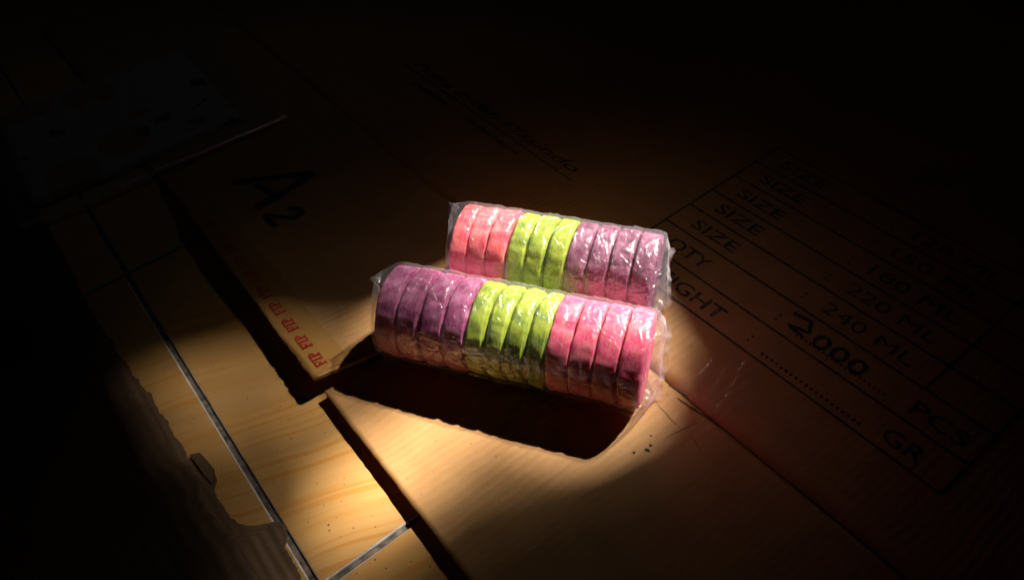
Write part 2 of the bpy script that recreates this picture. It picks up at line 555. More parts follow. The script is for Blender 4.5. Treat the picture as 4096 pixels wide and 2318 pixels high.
def card_h(x, y):
    """height of the top face of the cardboard"""
    x = np.asarray(x, float); y = np.asarray(y, float)
    base = 0.0042 + 0.0005 * np.sin(9 * x + 2) * np.sin(7 * y)
    u = np.clip((Y_CREASE - y) / (Y_CREASE - Y_EDGE), 0, 1.05)
    lift1 = (0.0172 + 0.0012 * np.sin(26 * x)) * u ** 1.8 * np.clip((x + 0.12) / 0.12, 0, 1) ** 0.8
    lift1 = lift1 * (1 - 0.78 * np.exp(-(((x - 0.262) / 0.055) ** 2 + ((y - 0.172) / 0.045) ** 2)))
    lift2 = (0.0064 + 0.0006 * np.sin(17 * x)) * u ** 3.5
    crease = -0.0007 * np.exp(-((y - Y_CREASE) / 0.0022) ** 2) * (x > X_SLIT)
    return base + np.where(x < X_SLIT, lift1, lift2) + crease


box = empty('flattened_cardboard_box', (0.3, 0.4, 0))
tag(box, 'flattened brown cardboard box with a printed size table, under both wrapped cake rolls', 'cardboard box')


def bx(o):
    o.parent = box
    o.matrix_parent_inverse = Matrix.Translation((-0.3, -0.4, 0))
    return o


rng = np.random.RandomState(7)


def wob(n, amp, k=6):
    """smooth + fine random edge wobble"""
    x = np.linspace(0, 1, n)
    y = np.zeros(n)
    for i in range(k):
        y += np.sin(x * 2 * np.pi * (2 ** i) * rng.uniform(.8, 1.4) + rng.uniform(0, 6)) / (1.5 ** i)
    return y * amp / 2 + rng.uniform(-1, 1, n) * amp * .35


def sheet(name, x0, x1, y0, y1, nx, ny, edge_amp=0.0006):
    xs = np.linspace(x0, x1, nx); ys = np.linspace(y0, y1, ny)
    Xg, Yg = np.meshgrid(xs, ys, indexing='ij')
    w = wob(nx, edge_amp) if edge_amp else np.zeros(nx)
    fall = np.exp(-(Yg - y0) / 0.012)
    Yg = Yg + w[:, None] * fall
    wx = wob(ny, edge_amp) if edge_amp else np.zeros(ny)
    Xg = Xg + wx[None, :] * (np.exp(-(Xg - x0) / 0.01) + np.exp(-(x1 - Xg) / 0.01))
    o = slab_grid(name, Xg, Yg, card_h(Xg, Yg), TH_CARD, M['card'])
    return bx(o)


panel = sheet('panel', -0.95, 1.05, Y_CREASE + 0.0006, 1.35, 120, 90, 0.0)
flap1 = sheet('flap', -0.62, X_SLIT - 0.003, Y_EDGE - 0.001, Y_CREASE + 0.00055, 300, 50, 0.0022)
flap2 = sheet('flap', X_SLIT + 0.003, 1.05, Y_EDGE, Y_CREASE - 0.0006, 200, 50, 0.0008)
tag(flap1, 'raised flap with a strip of red lettered tape along its edge')


# creases and tears in the sheet: shallow dark slots
def crack(pts, w, parent, name='crack'):
    V, Fc = [], []
    n = len(pts)
    for i, (x, y) in enumerate(pts):
        a = Vector(pts[max(i - 1, 0)]); b = Vector(pts[min(i + 1, n - 1)])
        d = (b - a).normalized(); nn = Vector((-d.y, d.x))
        ww = w * (0.25 + 0.75 * math.sin(math.pi * (i + .35) / (n - .3))) * (0.7 + 0.6 * random.random())
        for s in (1, -1):
            px, py = x + nn.x * ww * s, y + nn.y * ww * s
            V.append((px, py, float(card_h(px, py)) + 0.0004))
        if i: Fc.append((2 * i - 2, 2 * i - 1, 2 * i + 1, 2 * i))
    o = mesh_obj(name, V, Fc, M['crackm'])
    o.parent = parent
    return o


M['crackm'] = mat_simple('open_crack', (0.085, 0.048, 0.024), 0.9, 0.4, 200.0)
random.seed(3)


def poly(pts, k, amp):
    out = []
    for (x0, y0), (x1, y1) in zip(pts[:-1], pts[1:]):
        for i in range(k):
            t = i / k
            out.append((x0 + (x1 - x0) * t + random.uniform(-amp, amp), y0 + (y1 - y0) * t + random.uniform(-amp, amp)))
    return out + [pts[-1]]


crack(poly([(0.449, 0.2845), (0.462, 0.2855), (0.478, 0.2888), (0.494, 0.2895)], 5, 0.0004), 0.0008, flap2)
crack(poly([(0.436, 0.289), (0.450, 0.2905), (0.457, 0.290)], 4, 0.0003), 0.0008, flap2)
crack(poly([(0.442, 0.269), (0.452, 0.268), (0.462, 0.2665), (0.470, 0.267)], 4, 0.0005), 0.0002, flap2)
crack(poly([(0.4745, 0.281), (0.4725, 0.272), (0.470, 0.262), (0.468, 0.252)], 4, 0.0004), 0.0003, flap2)
crack(poly([(0.476, 0.268), (0.484, 0.2655), (0.492, 0.264)], 4, 0.0004), 0.0002, flap2)
crack(poly([(0.494, 0.2895), (0.56, 0.2899), (0.66, 0.2905), (0.80, 0.291)], 8, 0.0004), 0.0007, flap2)

# ---- printing on the panel
DG = None


def drape(o, dz=0.0005):
    for v in o.data.vertices:
        v.co.z = float(card_h(v.co.x, v.co.y)) + dz


def subpart(o, parent):
    o.parent = parent
    o.matrix_parent_inverse = Matrix.Identity(4)
    return o


def text_obj(name, s, x, y, h, rot=0.0, mat=None, parent=None, bold=0.012, shear=0.0, width=None, spacing=1.0, flipdir=False):
    c = bpy.data.curves.new(name, 'FONT')
    c.body = s
    c.size = 1.0
    c.offset = bold
    c.shear = shear
    c.space_character = spacing
    c.resolution_u = 3
    tmp = bpy.data.objects.new('tmp', c)
    col.objects.link(tmp)
    dg = bpy.context.evaluated_depsgraph_get()
    dg.update()
    me = bpy.data.meshes.new_from_object(tmp.evaluated_get(dg))
    bpy.data.objects.remove(tmp)
    bpy.data.curves.remove(c)
    me.name = name
    co = np.array([v.co[:] for v in me.vertices])
    if len(co) == 0: return None
    cap = 0.729
    lo, hi = co[:, 0].min(), co[:, 0].max()
    sx = (width / (hi - lo)) if width else h / cap
    cx = (co[:, 0] - lo) * sx
    cy = co[:, 1] * h / cap
    ca, sa = math.cos(rot), math.sin(rot)
    for v, a, b in zip(me.vertices, cx, cy):
        v.co = (x + a * ca - b * sa, y + a * sa + b * ca, 0)
    me.materials.clear()
    me.materials.append(mat or M['ink'])
    o = bpy.data.objects.new(name, me)
    col.objects.link(o)
    drape(o)
    if parent: subpart(o, parent)
    return o


def bar(x0, y0, x1, y1, w, parent, mat=None, name='printed_line', n=60):
    d = Vector((x1 - x0, y1 - y0)); L = d.length; d.normalize(); nn = Vector((-d.y, d.x))
    V, Fc = [], []
    for i in range(n + 1):
        t = i / n
        a = 1 + 0.12 * random.uniform(-1, 1)
        for s in (1, -1):
            V.append((x0 + d.x * L * t + nn.x * w / 2 * s * a, y0 + d.y * L * t + nn.y * w / 2 * s * a, 0))
        if i: Fc.append((2 * i - 2, 2 * i - 1, 2 * i + 1, 2 * i))
    o = mesh_obj(name, V, Fc, mat or M['ink'])
    drape(o)
    subpart(o, parent)
    return o


rows = [0.3575, 0.3912, 0.4265, 0.4590, 0.4905, 0.523, 0.555, 0.588]
XL, XM, XR = 0.2995, 0.5636, 0.618
for yy in rows:
    bar(XL, yy, XR, yy, 0.0022, panel)
bar(XL, rows[0], XL, rows[-1], 0.0022, panel)
bar(XR, rows[0], XR, rows[-1], 0.0022, panel)
bar(XM, rows[2], XM, rows[-1], 0.0020, panel)
CAPH = 0.0150
text_obj('printed_text', 'WEIGHT', 0.318, 0.3655, CAPH, parent=panel, width=0.099)
text_obj('printed_text', 'QTY', 0.3228, 0.4015, CAPH, parent=panel, width=0.046)
for i, ml in enumerate(('240 ML', '220 ML', '180 ML', '150 ML', '120 ML')):
    yb = rows[2 + i] + 0.0095
    text_obj('printed_text', 'SIZE', 0.3205, yb, CAPH * .95, parent=panel, width=0.051)
    text_obj('printed_text', ':', 0.4445, yb, CAPH * .8, parent=panel)
    text_obj('printed_text', ml, 0.464, yb, CAPH * .95, parent=panel, width=0.080, bold=0.0)
text_obj('printed_text', ':', 0.4462, 0.4010, CAPH * .8, parent=panel)
text_obj('printed_text', ':', 0.4455, 0.3670, CAPH * .8, parent=panel)
text_obj('printed_text', '....................', 0.462, 0.3640, CAPH, parent=panel, width=0.090, spacing=1.1, bold=0.02)
text_obj('printed_text', '....................', 0.468, 0.3995, CAPH, parent=panel, width=0.080, spacing=1.1, bold=0.02)
text_obj('printed_text', 'GR', 0.566, 0.3655, CAPH, parent=panel, width=0.030)
text_obj('printed_text', 'PCS', 0.566, 0.4000, CAPH, parent=panel, width=0.042)
# company line, italic, with a rule and a smaller line below
text_obj('printed_text', 'Putra Indah Plasindo', -0.120, 0.4100, 0.0135, parent=panel, width=0.306, shear=0.35, bold=0.004)
bar(-0.135, 0.4035, 0.1935, 0.4005, 0.0016, panel)
text_obj('printed_text', 'jakarta  -  indonesia', -0.085, 0.3865, 0.0070, parent=panel, width=0.205, shear=0.3, bold=0.01)


# ---- hand drawn marker strokes
def stroke(pts, w, parent, mat, name='marker_stroke', n=8):
    P = poly(pts, n, 0.0003)
    V, Fc = [], []
    m = len(P)
    for i, (x, y) in enumerate(P):
        a = Vector(P[max(i - 1, 0)]); b = Vector(P[min(i + 1, m - 1)])
        d = (b - a).normalized(); nn = Vector((-d.y, d.x))
        ww = w / 2 * (1 + 0.15 * math.sin(i * 0.7))
        for s in (1, -1):
            V.append((x + nn.x * ww * s, y + nn.y * ww * s, 0))
        if i: Fc.append((2 * i - 2, 2 * i - 1, 2 * i + 1, 2 * i))
    o = mesh_obj(name, V, Fc, mat)
    drape(o, 0.0006 + 0.0002 * random.random())
    subpart(o, parent)
    return o


stroke([(-0.045, 0.134), (-0.024, 0.172), (-0.003, 0.208)], 0.009, flap1, M['marker'])
stroke([(-0.003, 0.208), (0.009, 0.170), (0.0183, 0.1337)], 0.010, flap1, M['marker'])
stroke([(-0.0237, 0.1528), (-0.008, 0.156), (0.0097, 0.1583)], 0.007, flap1, M['marker'])
stroke([(0.0372, 0.1605), (0.047, 0.168), (0.0527, 0.1683), (0.0571, 0.1575), (0.046, 0.146), (0.0358, 0.1366), (0.048, 0.1355), (0.0593, 0.1364)], 0.006, flap1, M['marker'], n=4)
# overwritten quantity
stroke([(0.452, 0.418), (0.468, 0.420), (0.474, 0.409), (0.458, 0.404), (0.474, 0.402)], 0.0036, panel, M['marker'], n=4)
for cx in (0.487, 0.503, 0.519):
    stroke([(cx + 0.0055 * math.cos(t * .8), 0.408 + 0.0072 * math.sin(t * .8)) for t in range(9)], 0.0032, panel, M['marker'], n=3)

# ---- lettered packing tape along the raised flap
tape_x0, tape_x1 = -0.02, 0.2565
nx, ny = 160, 14
xs = np.linspace(tape_x0, tape_x1, nx)
tx = np.zeros((nx, ny, 3))
for i, x in enumerate(xs):
    y0 = 0.0775 + 0.0006 * math.sin(x * 60)
    for j in range(ny):
        t = j / (ny - 1)
        if t < 0.22:                      # the strip folds down over the cut edge
            y = y0 - 0.0012 + 0.0004 * math.sin(x * 90)
            z = float(card_h(x, 0.079)) - 0.0030 * (1 - t / 0.22) + 0.0005
        else:
            y = y0 - 0.0008 + (t - 0.22) / 0.78 * 0.0325
            z = float(card_h(x, y)) + 0.00045 + 0.0003 * max(0, math.sin(x * 140 + y * 40)) * (1 if x > 0.22 else .5)
        tx[i, j] = (x, y, z)
tape = grid_mesh('tape', tx, M['tape'])
bx(tape)

# letter outlines (unit cap height, slab serifs)
def rect(a, b, c, d): return [(a, b), (c, b), (c, d), (a, d)]


LET = {
    'F': ([rect(.0, 0, .40, .09), rect(.10, .09, .28, .91), rect(0, .91, .62, 1.0), rect(.52, .70, .62, .91), rect(.28, .46, .46, .55), rect(.44, .38, .51, .63)], .66),
    'I': ([rect(0, 0, .38, .09), rect(.10, .09, .28, .91), rect(0, .91, .38, 1.0)], .42),
    'P': ([rect(0, 0, .40, .09), rect(.10, .09, .28, .91), rect(0, .91, .28, 1.0)], .66),
}


def letter(ch, x, y, h):
    polys, adv = LET[ch]
    V, Fc = [], []

    def put(px, py):
        # reads towards -x with its top towards -y
        return (x - px * h * 1.18, y + h - py * h, 0)
    for p in polys:
        b = len(V)
        V += [put(*q) for q in p]
        Fc.append(tuple(range(b, b + 4)))
    if ch == 'P':
        b = len(V); k = 12
        for i in range(k + 1):
            t = math.pi / 2 - math.pi * i / k
            V.append(put(.28 + .34 * math.cos(t), .72 + .28 * math.sin(t)))
            V.append(put(.28 + .17 * math.cos(t), .72 + .19 * math.sin(t)))
            if i: Fc.append((b + 2 * i - 2, b + 2 * i, b + 2 * i + 1, b + 2 * i - 1))
    o = mesh_obj('printed_letter', V, Fc, M['redink'])
    drape(o, 0.0011)
    o.parent = tape
    return adv * h * 1.18


x = 0.2500
while x > 0.0:
    for ch in 'FIP':
        x -= letter(ch, x, 0.0838, 0.0090)
    x -= 0.0066

# ---- strip of clear tape on the panel by the crease
nx, ny = 70, 90
U, W = np.meshgrid(np.linspace(0, 1, nx), np.linspace(0, 1, ny), indexing='ij')
Xt = 0.440 + 0.044 * U + 0.004 * np.sin(W * 5); Yt = 0.291 + 0.060 * W
wr = np.zeros_like(U)
for k in range(9):
    c = rng.uniform(0, 1); a = rng.uniform(-.5, .5); ww = rng.uniform(.012, .035)
    d = np.abs(U - c - a * (W - .5)) / ww
    wr += np.clip(1 - d, 0, 1) * rng.uniform(.2, 1) * np.clip(np.sin(np.pi * np.clip(W * rng.uniform(1, 1.6) - rng.uniform(0, .3), 0, 1)), 0, 1)
Zt = card_h(Xt, Yt) + 0.0006 + 0.0005 * wr
ct = grid_mesh('clear_tape', np.stack([Xt, Yt, Zt], -1), M['film_thin'])
bx(ct)

# ------------------------------------------------------------------ worn torn cardboard sheet at the other side of the tile joint
torn = empty('torn_cardboard', (0.2, -0.15, 0))
tag(torn, 'worn dark cardboard sheet with a ragged torn edge beside the bare tile joint', 'cardboard')


def tp(o):
    o.parent = torn
    o.matrix_parent_inverse = Matrix.Translation((-0.2, 0.15, 0))
    return o


edge_pts = [(-0.5, -.046), (-.30, -.046), (-.0884, -.0401), (.02, -.0415), (.061, -.0408), (.12, -.037), (.1727, -.0321), (.21, -.031), (.244, -.0300), (.252, -.024), (.2775, -.0216),
            (.287, -.026), (.300, -.0260), (.3187, -.0241), (.325, -.0195), (.331, -.012), (.336, -.002), (.343, .0030), (.352, .0010), (.358, -.0040), (.370, -.0040), (.38, -.0052), (.40, -.009), (.50, -.012), (.95, -.02)]
ex = np.array([p[0] for p in edge_pts]); ey = np.array([p[1] for p in edge_pts])


def torn_sheet(name, x0, x1, n, inset, depth, zfun, mat, rough, thick, m=90):
    xs = np.linspace(x0, x1, n)
    e = np.interp(xs, ex, ey) if inset == 0 else np.interp(xs, ex, np.minimum(ey, -0.021)) - inset
    jag = np.cumsum(rng.uniform(-1, 1, n)); jag -= np.convolve(jag, np.ones(25) / 25, 'same')
    e = e + jag * rough
    t = np.linspace(0, 1, m) ** 1.6
    Xg = np.repeat(xs[:, None], m, 1)
    Yg = e[:, None] - depth * t[None, :]
    Zg = zfun(Xg, Yg, e[:, None] - Yg)
    return tp(slab_grid(name, Xg[:, ::-1], Yg[:, ::-1], Zg[:, ::-1], thick, mat))


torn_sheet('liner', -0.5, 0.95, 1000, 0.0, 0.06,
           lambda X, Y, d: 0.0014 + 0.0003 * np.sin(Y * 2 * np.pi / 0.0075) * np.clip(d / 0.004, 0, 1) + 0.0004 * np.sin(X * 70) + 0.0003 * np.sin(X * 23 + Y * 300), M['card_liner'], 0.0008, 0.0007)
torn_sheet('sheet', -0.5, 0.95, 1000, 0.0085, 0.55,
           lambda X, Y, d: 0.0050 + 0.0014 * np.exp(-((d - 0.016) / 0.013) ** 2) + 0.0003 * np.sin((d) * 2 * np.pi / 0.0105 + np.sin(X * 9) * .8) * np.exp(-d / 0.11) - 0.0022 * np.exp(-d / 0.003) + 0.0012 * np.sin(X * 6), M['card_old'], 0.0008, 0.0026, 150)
# loose scrap of liner by the edge
sx_ = np.array([(0.243, -0.0285), (0.247, -0.0215), (0.258, -0.0195), (0.268, -0.0185), (0.276, -0.0205), (0.278, -0.0250), (0.262, -0.0270)])
sv = [(x, y, 0.0030 + 0.0006 * math.sin(i * 2.1)) for i, (x, y) in enumerate(sx_)]
sv += [(x, y, z - 0.0006) for x, y, z in sv]
k = len(sx_)
tp(mesh_obj('liner_scrap', sv, [tuple(range(k - 1, -1, -1)), tuple(range(k, 2 * k))] + [(i, (i + 1) % k, (i + 1) % k + k, i + k) for i in range(k)], M['card_liner']))
# faded print on the sheet
pv = []
for i in range(40):
    t = 2 * math.pi * i / 40
    pv.append((0.020 + 0.034 * math.cos(t), -0.112 + 0.022 * math.sin(t) + 0.006 * math.cos(t)))
def on_sheet(x, y): return 0.0058 + 0.0012 * math.sin(x * 6) + 0.0018
o = mesh_obj('printed_mark', [(x, y, on_sheet(x, y)) for x, y in pv], [tuple(range(40))], M['maroon']); tp(o)
o = mesh_obj('printed_mark', [(x, y, on_sheet(x, y)) for x, y in ((.02, -.15), (.07, -.128), (.075, -.132), (.025, -.156))], [(0, 1, 2, 3)], M['maroon']); tp(o)
o = mesh_obj('printed_mark', [(x, y, on_sheet(x, y)) for x, y in ((.075, -.165), (.105, -.140), (.109, -.144), (.08, -.172))], [(0, 1, 2, 3)], M['maroon']); tp(o)


# ------------------------------------------------------------------ wrapped rolls of cakes
H = CAM.z
FOOT = Vector((CAM.x, CAM.y))
Z0 = 0.0062
LIFT = 1 - Z0 / H
AX = math.radians(33.5)
a2 = Vector((math.cos(AX), math.sin(AX)))
n2 = Vector((-math.sin(AX), math.cos(AX)))         # towards the back
RF = 0.0386 * LIFT                                  # film radius
RC = RF - 0.0008                                    # cake radius


def axis_point(t, s):
    p = a2 * t - n2 * s
    return FOOT + (p - FOOT) * LIFT


def tri_wave(u):
    return np.abs((u % 1.0) - 0.5) * 2


def crumple(X, S, seed, amp=1.0):
    """crease network of a tight film (X along, S round, metres) -> height >= 0"""
    r = np.random.RandomState(seed)
    wx = 0.004 * np.sin(X * 210 + S * 90 + r.uniform(0, 6)) + 0.003 * np.sin(S * 260 - X * 140 + r.uniform(0, 6))
    ws = 0.004 * np.sin(X * 170 - S * 120 + r.uniform(0, 6)) + 0.003 * np.sin(S * 200 + X * 240 + r.uniform(0, 6))
    x, s = X + wx, S + ws
    h = np.zeros_like(X)
    for k in range(10):
        an = r.uniform(0, np.pi); lam = r.uniform(0.007, 0.026)
        h += tri_wave((x * np.cos(an) + s * np.sin(an)) / lam + r.uniform(0, 1)) * lam * 0.0150
    mod = 0.5 + 0.5 * np.sin(X * 95 + S * 60 + r.uniform(0, 6)) * np.sin(S * 110 + r.uniform(0, 6))
    h = h * (0.45 + 0.75 * mod)
    return h * amp


def creases(X, S, seed, n, xr, sr, amp=1.0):
    """single sharp folds"""
    r = np.random.RandomState(seed)
    h = np.zeros_like(X)
    for k in range(n):
        cx, cs = r.uniform(*xr), r.uniform(*sr)
        an = r.uniform(0, math.pi); L = r.uniform(0.003, 0.014); w = r.uniform(0.0006, 0.0013)
        m = (np.abs(X - cx) < L + w) & (np.abs(S - cs) < L + w)
        dx, ds = X[m] - cx, S[m] - cs
        u = (dx * np.cos(an) + ds * np.sin(an)) / L
        d = np.abs(-dx * np.sin(an) + ds * np.cos(an) + 0.12 * L * u * u * r.uniform(-1, 1)) / w
        h[m] += np.clip(1 - d, 0, 1) * np.clip(1 - u * u, 0, 1) * r.uniform(0.25, 1.0) * w * 0.75
    return h * amp


def film_roll(name, L, cuts, seed, parent, end_a, end_b, tilt_a, tilt_b):
    """clear bag: body hugging the cakes, both ends pressed flat to a seal that stands out as a fin"""
    NA, NB, NE = 540, 450, 50
    ph = np.linspace(0, 2 * np.pi, NA, endpoint=False)
    xb = np.linspace(0, L, NB)
    rowsV = []
    ue = np.linspace(0, 1, NE)
    xs_all = np.concatenate([-ue[::-1][:-1] * end_a, xb, L + ue[1:] * end_b])
    Xg, Pg = np.meshgrid(xs_all, ph, indexing='ij')
    S = Pg * RF
    # periodic seam safe: blend copy at wrap
    def per(fn):
        h0 = fn(Xg, S); h1 = fn(Xg, S - 2 * np.pi * RF)
        b = np.clip((Pg - 1.9 * np.pi) / (0.1 * np.pi), 0, 1)
        return h0 * (1 - b) + h1 * b
    h = per(lambda A, B: crumple(A, B, seed)) + per(lambda A, B: creases(A, B, seed + 1, 700, (-0.01, L + 0.01), (0, 2 * np.pi * RF)))
    R = RF - 0.0007 + h
    # sinks a little into the gaps between cakes
    g = np.zeros_like(Xg)
    for c in cuts:
        g += np.exp(-((Xg - c) / 0.0022) ** 2)
    R = R - 0.0005 * np.clip(g, 0, 1)
    u = np.zeros_like(Xg); sgn = np.zeros_like(Xg)
    ma = Xg < 0; mb = Xg > L
    u[ma] = -Xg[ma] / end_a; u[mb] = (Xg[mb] - L) / end_b
    Yc = R * np.cos(Pg); Zc = R * np.sin(Pg)
    # ends flatten: width shrinks, height grows into ears
    rr = np.random.RandomState(seed + 9)
    tl = np.where(ma, tilt_a, tilt_b)
    ct, st = np.cos(tl), np.sin(tl)
    yy = Yc * ct + Zc * st; zz = -Yc * st + Zc * ct
    wfac = np.where(u > 0, np.clip(1 - (u / 0.72), 0, 1) ** 0.55 * 0.97 + 0.03, 1)
    hfac = 1 + 0.035 * u ** 1.5
    fl = 0.0009 * u * np.sin(zz * 420 + rr.uniform(0, 6) + Xg * 90) + 0.0022 * u * np.sin(zz * 150 + rr.uniform(0, 6))
    yy = yy * wfac + fl; zz = zz * hfac
    Yc = yy * ct - zz * st; Zc = yy * st + zz * ct
    rag = 0.0014 * np.sin(Pg * 3 + rr.uniform(0, 6)) + 0.0006 * np.sin(Pg * 7 + rr.uniform(0, 6)) + 0.0003 * np.sin(Pg * 17 + rr.uniform(0, 6))
    Xo = Xg + np.where(ma, -1, 1) * rag * u ** 2 + np.where(u > 0, h * 0.9 * np.sign(Xg - L / 2), 0)
    Zc = np.maximum(Zc, -RF + 0.0002 + 0.0012 * u * (1 + np.sin(Xg * 300 + Yc * 500)) * .5)
    V = np.stack([Xo, Yc, Zc + RF], -1)
    o = grid_mesh(name, V, M['film'], parent, wrap=True)
    o.data.materials.append(M['film_seal'])                 # gathered, doubled film at both seals
    um = np.maximum(u[:-1], u[1:]).reshape(-1) > 0.30
    o.data.polygons.foreach_set('material_index', um.astype(np.int32))
    return o


def seam_flap(L, seed, parent, p0=204, p1=262):
    """loose overlap of the film along the lower front"""
    NX, NP = 300, 60
    xs = np.linspace(-0.006, L + 0.004, NX); t = np.linspace(0, 1, NP)
    Xg, Tg = np.meshgrid(xs, t, indexing='ij')
    r = np.random.RandomState(seed)
    top = p0 + 5 * np.sin(xs * 55 + 1) + 4 * np.sin(xs * 140 + r.uniform(0, 6)) + 2.2 * np.sin(xs * 390 + r.uniform(0, 6)) + 6 * np.clip(xs / L, 0, 1)
    Pg = np.radians(top[:, None] + (p1 - top)[:, None] * Tg)
    h = 2.0 * crumple(Xg, Pg * RF, seed + 3) + 1.2 * creases(Xg, Pg * RF, seed + 4, 160, (-.01, L + .01), (3.1 * RF, 4.7 * RF))
    R = RF + 0.0005 + 0.0012 * (1 - Tg) ** 1.5 + h
    V = np.stack([Xg, R * np.cos(Pg), np.maximum(R * np.sin(Pg), -RF + 0.0006) + RF], -1)
    return grid_mesh('seam_flap', V, M['film_seam'], parent)


def cake_mesh(seed, half, rim):
    """puffed disc, axis x; domed faces, rounded lumpy rim, a few pinched folds"""
    r = random.Random(seed)
    NA_, = (112,)
    prof = []
    K = 9
    edge = rim
    # left centre -> left face -> rim -> right face -> right centre; faces meet the next cake a little below the rim
    face = [(half * 0.98, 0.0), (half * 0.99, 0.35), (half, 0.70), (half, 0.86), (half - (half - edge) * 0.25, 0.93), (half - (half - edge) * 0.75, 0.95)]
    for fx, fq in face: prof.append((-fx, RC * fq))
    for i in range(K + 1):
        th = -math.pi / 2 + math.pi * i / K
        sx = math.copysign(abs(math.sin(th)) ** 0.45, math.sin(th)); cx = max(0.0, math.cos(th)) ** 0.45
        prof.append((edge * sx, RC * (0.962 + 0.038 * cx)))
    for fx, fq in reversed(face): prof.append((fx, RC * fq))
    ox = r.uniform(0, 50)
    folds = [(r.uniform(0, 2 * math.pi), r.uniform(.05, .11), r.uniform(.0004, .0012)) for _ in range(5)]
    V = []
    for (x, q) in prof:
        for j in range(NA_):
            a = 2 * math.pi * j / NA_
            y, z = q * math.cos(a), q * math.sin(a)
            p = Vector((x * 1.0, y, z))
            d1 = mnoise.noise(p * 70 + Vector((ox, 0, 0)))
            d2 = mnoise.noise(p * 210 + Vector((0, ox, 0)))
            d3 = mnoise.noise(Vector((x * 600, a * 7, q * 200)) + Vector((0, 0, ox)))
            k = q / RC
            dr = (0.0009 * (d1 - .6) + 0.0005 * (d2 - .5) + 0.0005 * (d3 - .5)) * k
            for fa, fw, fd in folds:
                da = abs((a - fa + math.pi) % (2 * math.pi) - math.pi)
                if da < fw: dr -= fd * (1 - da / fw) * k
            qq = min(q + dr, RC)
            xx = x * (1 + 0.05 * d1 + 0.04 * d2)
            V.append((xx, qq * math.cos(a), qq * math.sin(a)))
    Fc = []
    n = len(prof)
    for i in range(n - 1):
        for j in range(NA_):
            k = (j + 1) % NA_
            Fc.append((i * NA_ + j, i * NA_ + k, (i + 1) * NA_ + k, (i + 1) * NA_ + j))
    return V, Fc


def build_roll(t0, t1, s, blocks, seed, bag_label, roll_name, group, ends, tilts, flap):
    A = axis_point(t0, s); B = axis_point(t1, s)
    L = (B - A).length
    bag = empty('plastic_bag', (A.x, A.y, Z0), AX)
    tag(bag, bag_label, 'plastic bag')
    cuts = []
    pos = 0.0
    tot = t1 - t0
    names = [{'coral': 'pink', 'plum': 'purple'}.get(b[0], b[0]) for b in blocks]
    ordw = ['first', 'second', 'third', 'fourth']
    for bi, (colr, n, end, rimk) in enumerate(blocks):
        x0 = (pos) / tot * L; x1 = (end - t0) / tot * L
        pos = end - t0
        p = (x1 - x0) / n
        for i in range(n):
            rr = random.Random(seed * 100 + bi * 10 + i)
            half = p * 0.495
            V, Fc = cake_mesh(seed * 100 + bi * 10 + i, half, half * rimk * rr.uniform(.93, 1.05))
            c = mesh_obj('round_cake', V, Fc, M[colr], None, True)
            cname = names[bi]
            cx = x0 + (i + .5) * p
            w = A + a2 * cx
            c.location = (w.x, w.y, Z0 + RF + rr.uniform(-.0003, .0002))
            c.rotation_euler = (0, rr.uniform(-.02, .02), AX + rr.uniform(-.025, .025))
            cuts.append(x0 + i * p)
            if bi == 0:
                k = n - 1 - i; nb = names[1]
            else:
                k = i; nb = names[bi - 1]
            if k == 0: lab = f'{cname} cake touching the {nb} ones in the {roll_name}'
            elif bi == 1 and k == n - 1: lab = f'{cname} cake touching the {names[2]} ones in the {roll_name}'
            elif k == n - 1: lab = f'outermost {cname} cake at the end of the {roll_name}'
            else: lab = f'{ordw[k]} {cname} cake counted from the {nb} ones in the {roll_name}'
            tag(c, lab, 'cake', group)
    cuts.append(L)
    film_roll('film', L, cuts, seed, bag, ends[0], ends[1], tilts[0], tilts[1])
    if flap: seam_flap(L, seed, bag)
    return bag


build_roll(0.2985, 0.507, 0.0075, [('purple', 4, 0.3735, .85), ('green', 4, 0.4378, .75), ('pink', 4, 0.507, .94)], 11,
           'crumpled clear plastic wrap around the roll of twelve cakes, casting the long shadow', 'roll of twelve cakes', 'cakes in the roll of twelve',
           (0.0085, 0.0120), (math.radians(4), math.radians(-6)), True)
build_roll(0.327, 0.4965, -0.0770, [('coral', 3, 0.3765, .90), ('green', 3, 0.4267, .82), ('plum', 4, 0.4965, .86)], 23,
           'crumpled clear plastic wrap around the shorter roll of ten cakes', 'roll of ten cakes', 'cakes in the roll of ten',
           (0.0105, 0.0105), (math.radians(-10), math.radians(8)), False)

# ------------------------------------------------------------------ flat patterned package in a clear bag
pkg = empty('patterned_package', (-0.27, 0.08, 0))
tag(pkg, 'flat pale package with orange and dark square print, lying inside a clear bag', 'package')
nx, ny = 60, 60
U, W = np.meshgrid(np.linspace(-1, 1, nx), np.linspace(-1, 1, ny), indexing='ij')
ROT = math.radians(-2)


def rotp(X, Y, cx=-0.270, cy=0.080):
    return cx + (X * math.cos(ROT) - Y * math.sin(ROT)), cy + (X * math.sin(ROT) + Y * math.cos(ROT))


Xp, Yp = rotp(U * 0.108, W * 0.118)
edge = np.maximum(np.abs(U), np.abs(W))
Zp = 0.0175 - 0.0055 * np.clip((edge - .82) / .18, 0, 1) ** 2 + 0.0012 * np.sin(U * 5 + W * 3)
o = slab_grid('cover', Xp, Yp, Zp, 0.0075, M['pattern'])
o.parent = pkg; o.matrix_parent_inverse = Matrix.Translation((0.27, -0.08, 0))
bag = empty('plastic_bag', (-0.26, 0.09, 0))
tag(bag, 'large clear flat bag with a glinting folded edge, holding the patterned package', 'plastic bag')
Xf, Yf = rotp(U * 0.136, W * 0.150, -0.258, 0.092)
Uf, Wf = U * 0.136 / 0.108, W * 0.150 / 0.118
e2 = np.maximum(np.abs(Uf * .96 - .1), np.abs(Wf * .95 - .06))
rise = 1 - np.clip((e2 - .95) / .32, 0, 1) ** 0.7
nb_, mb_ = 220, 240
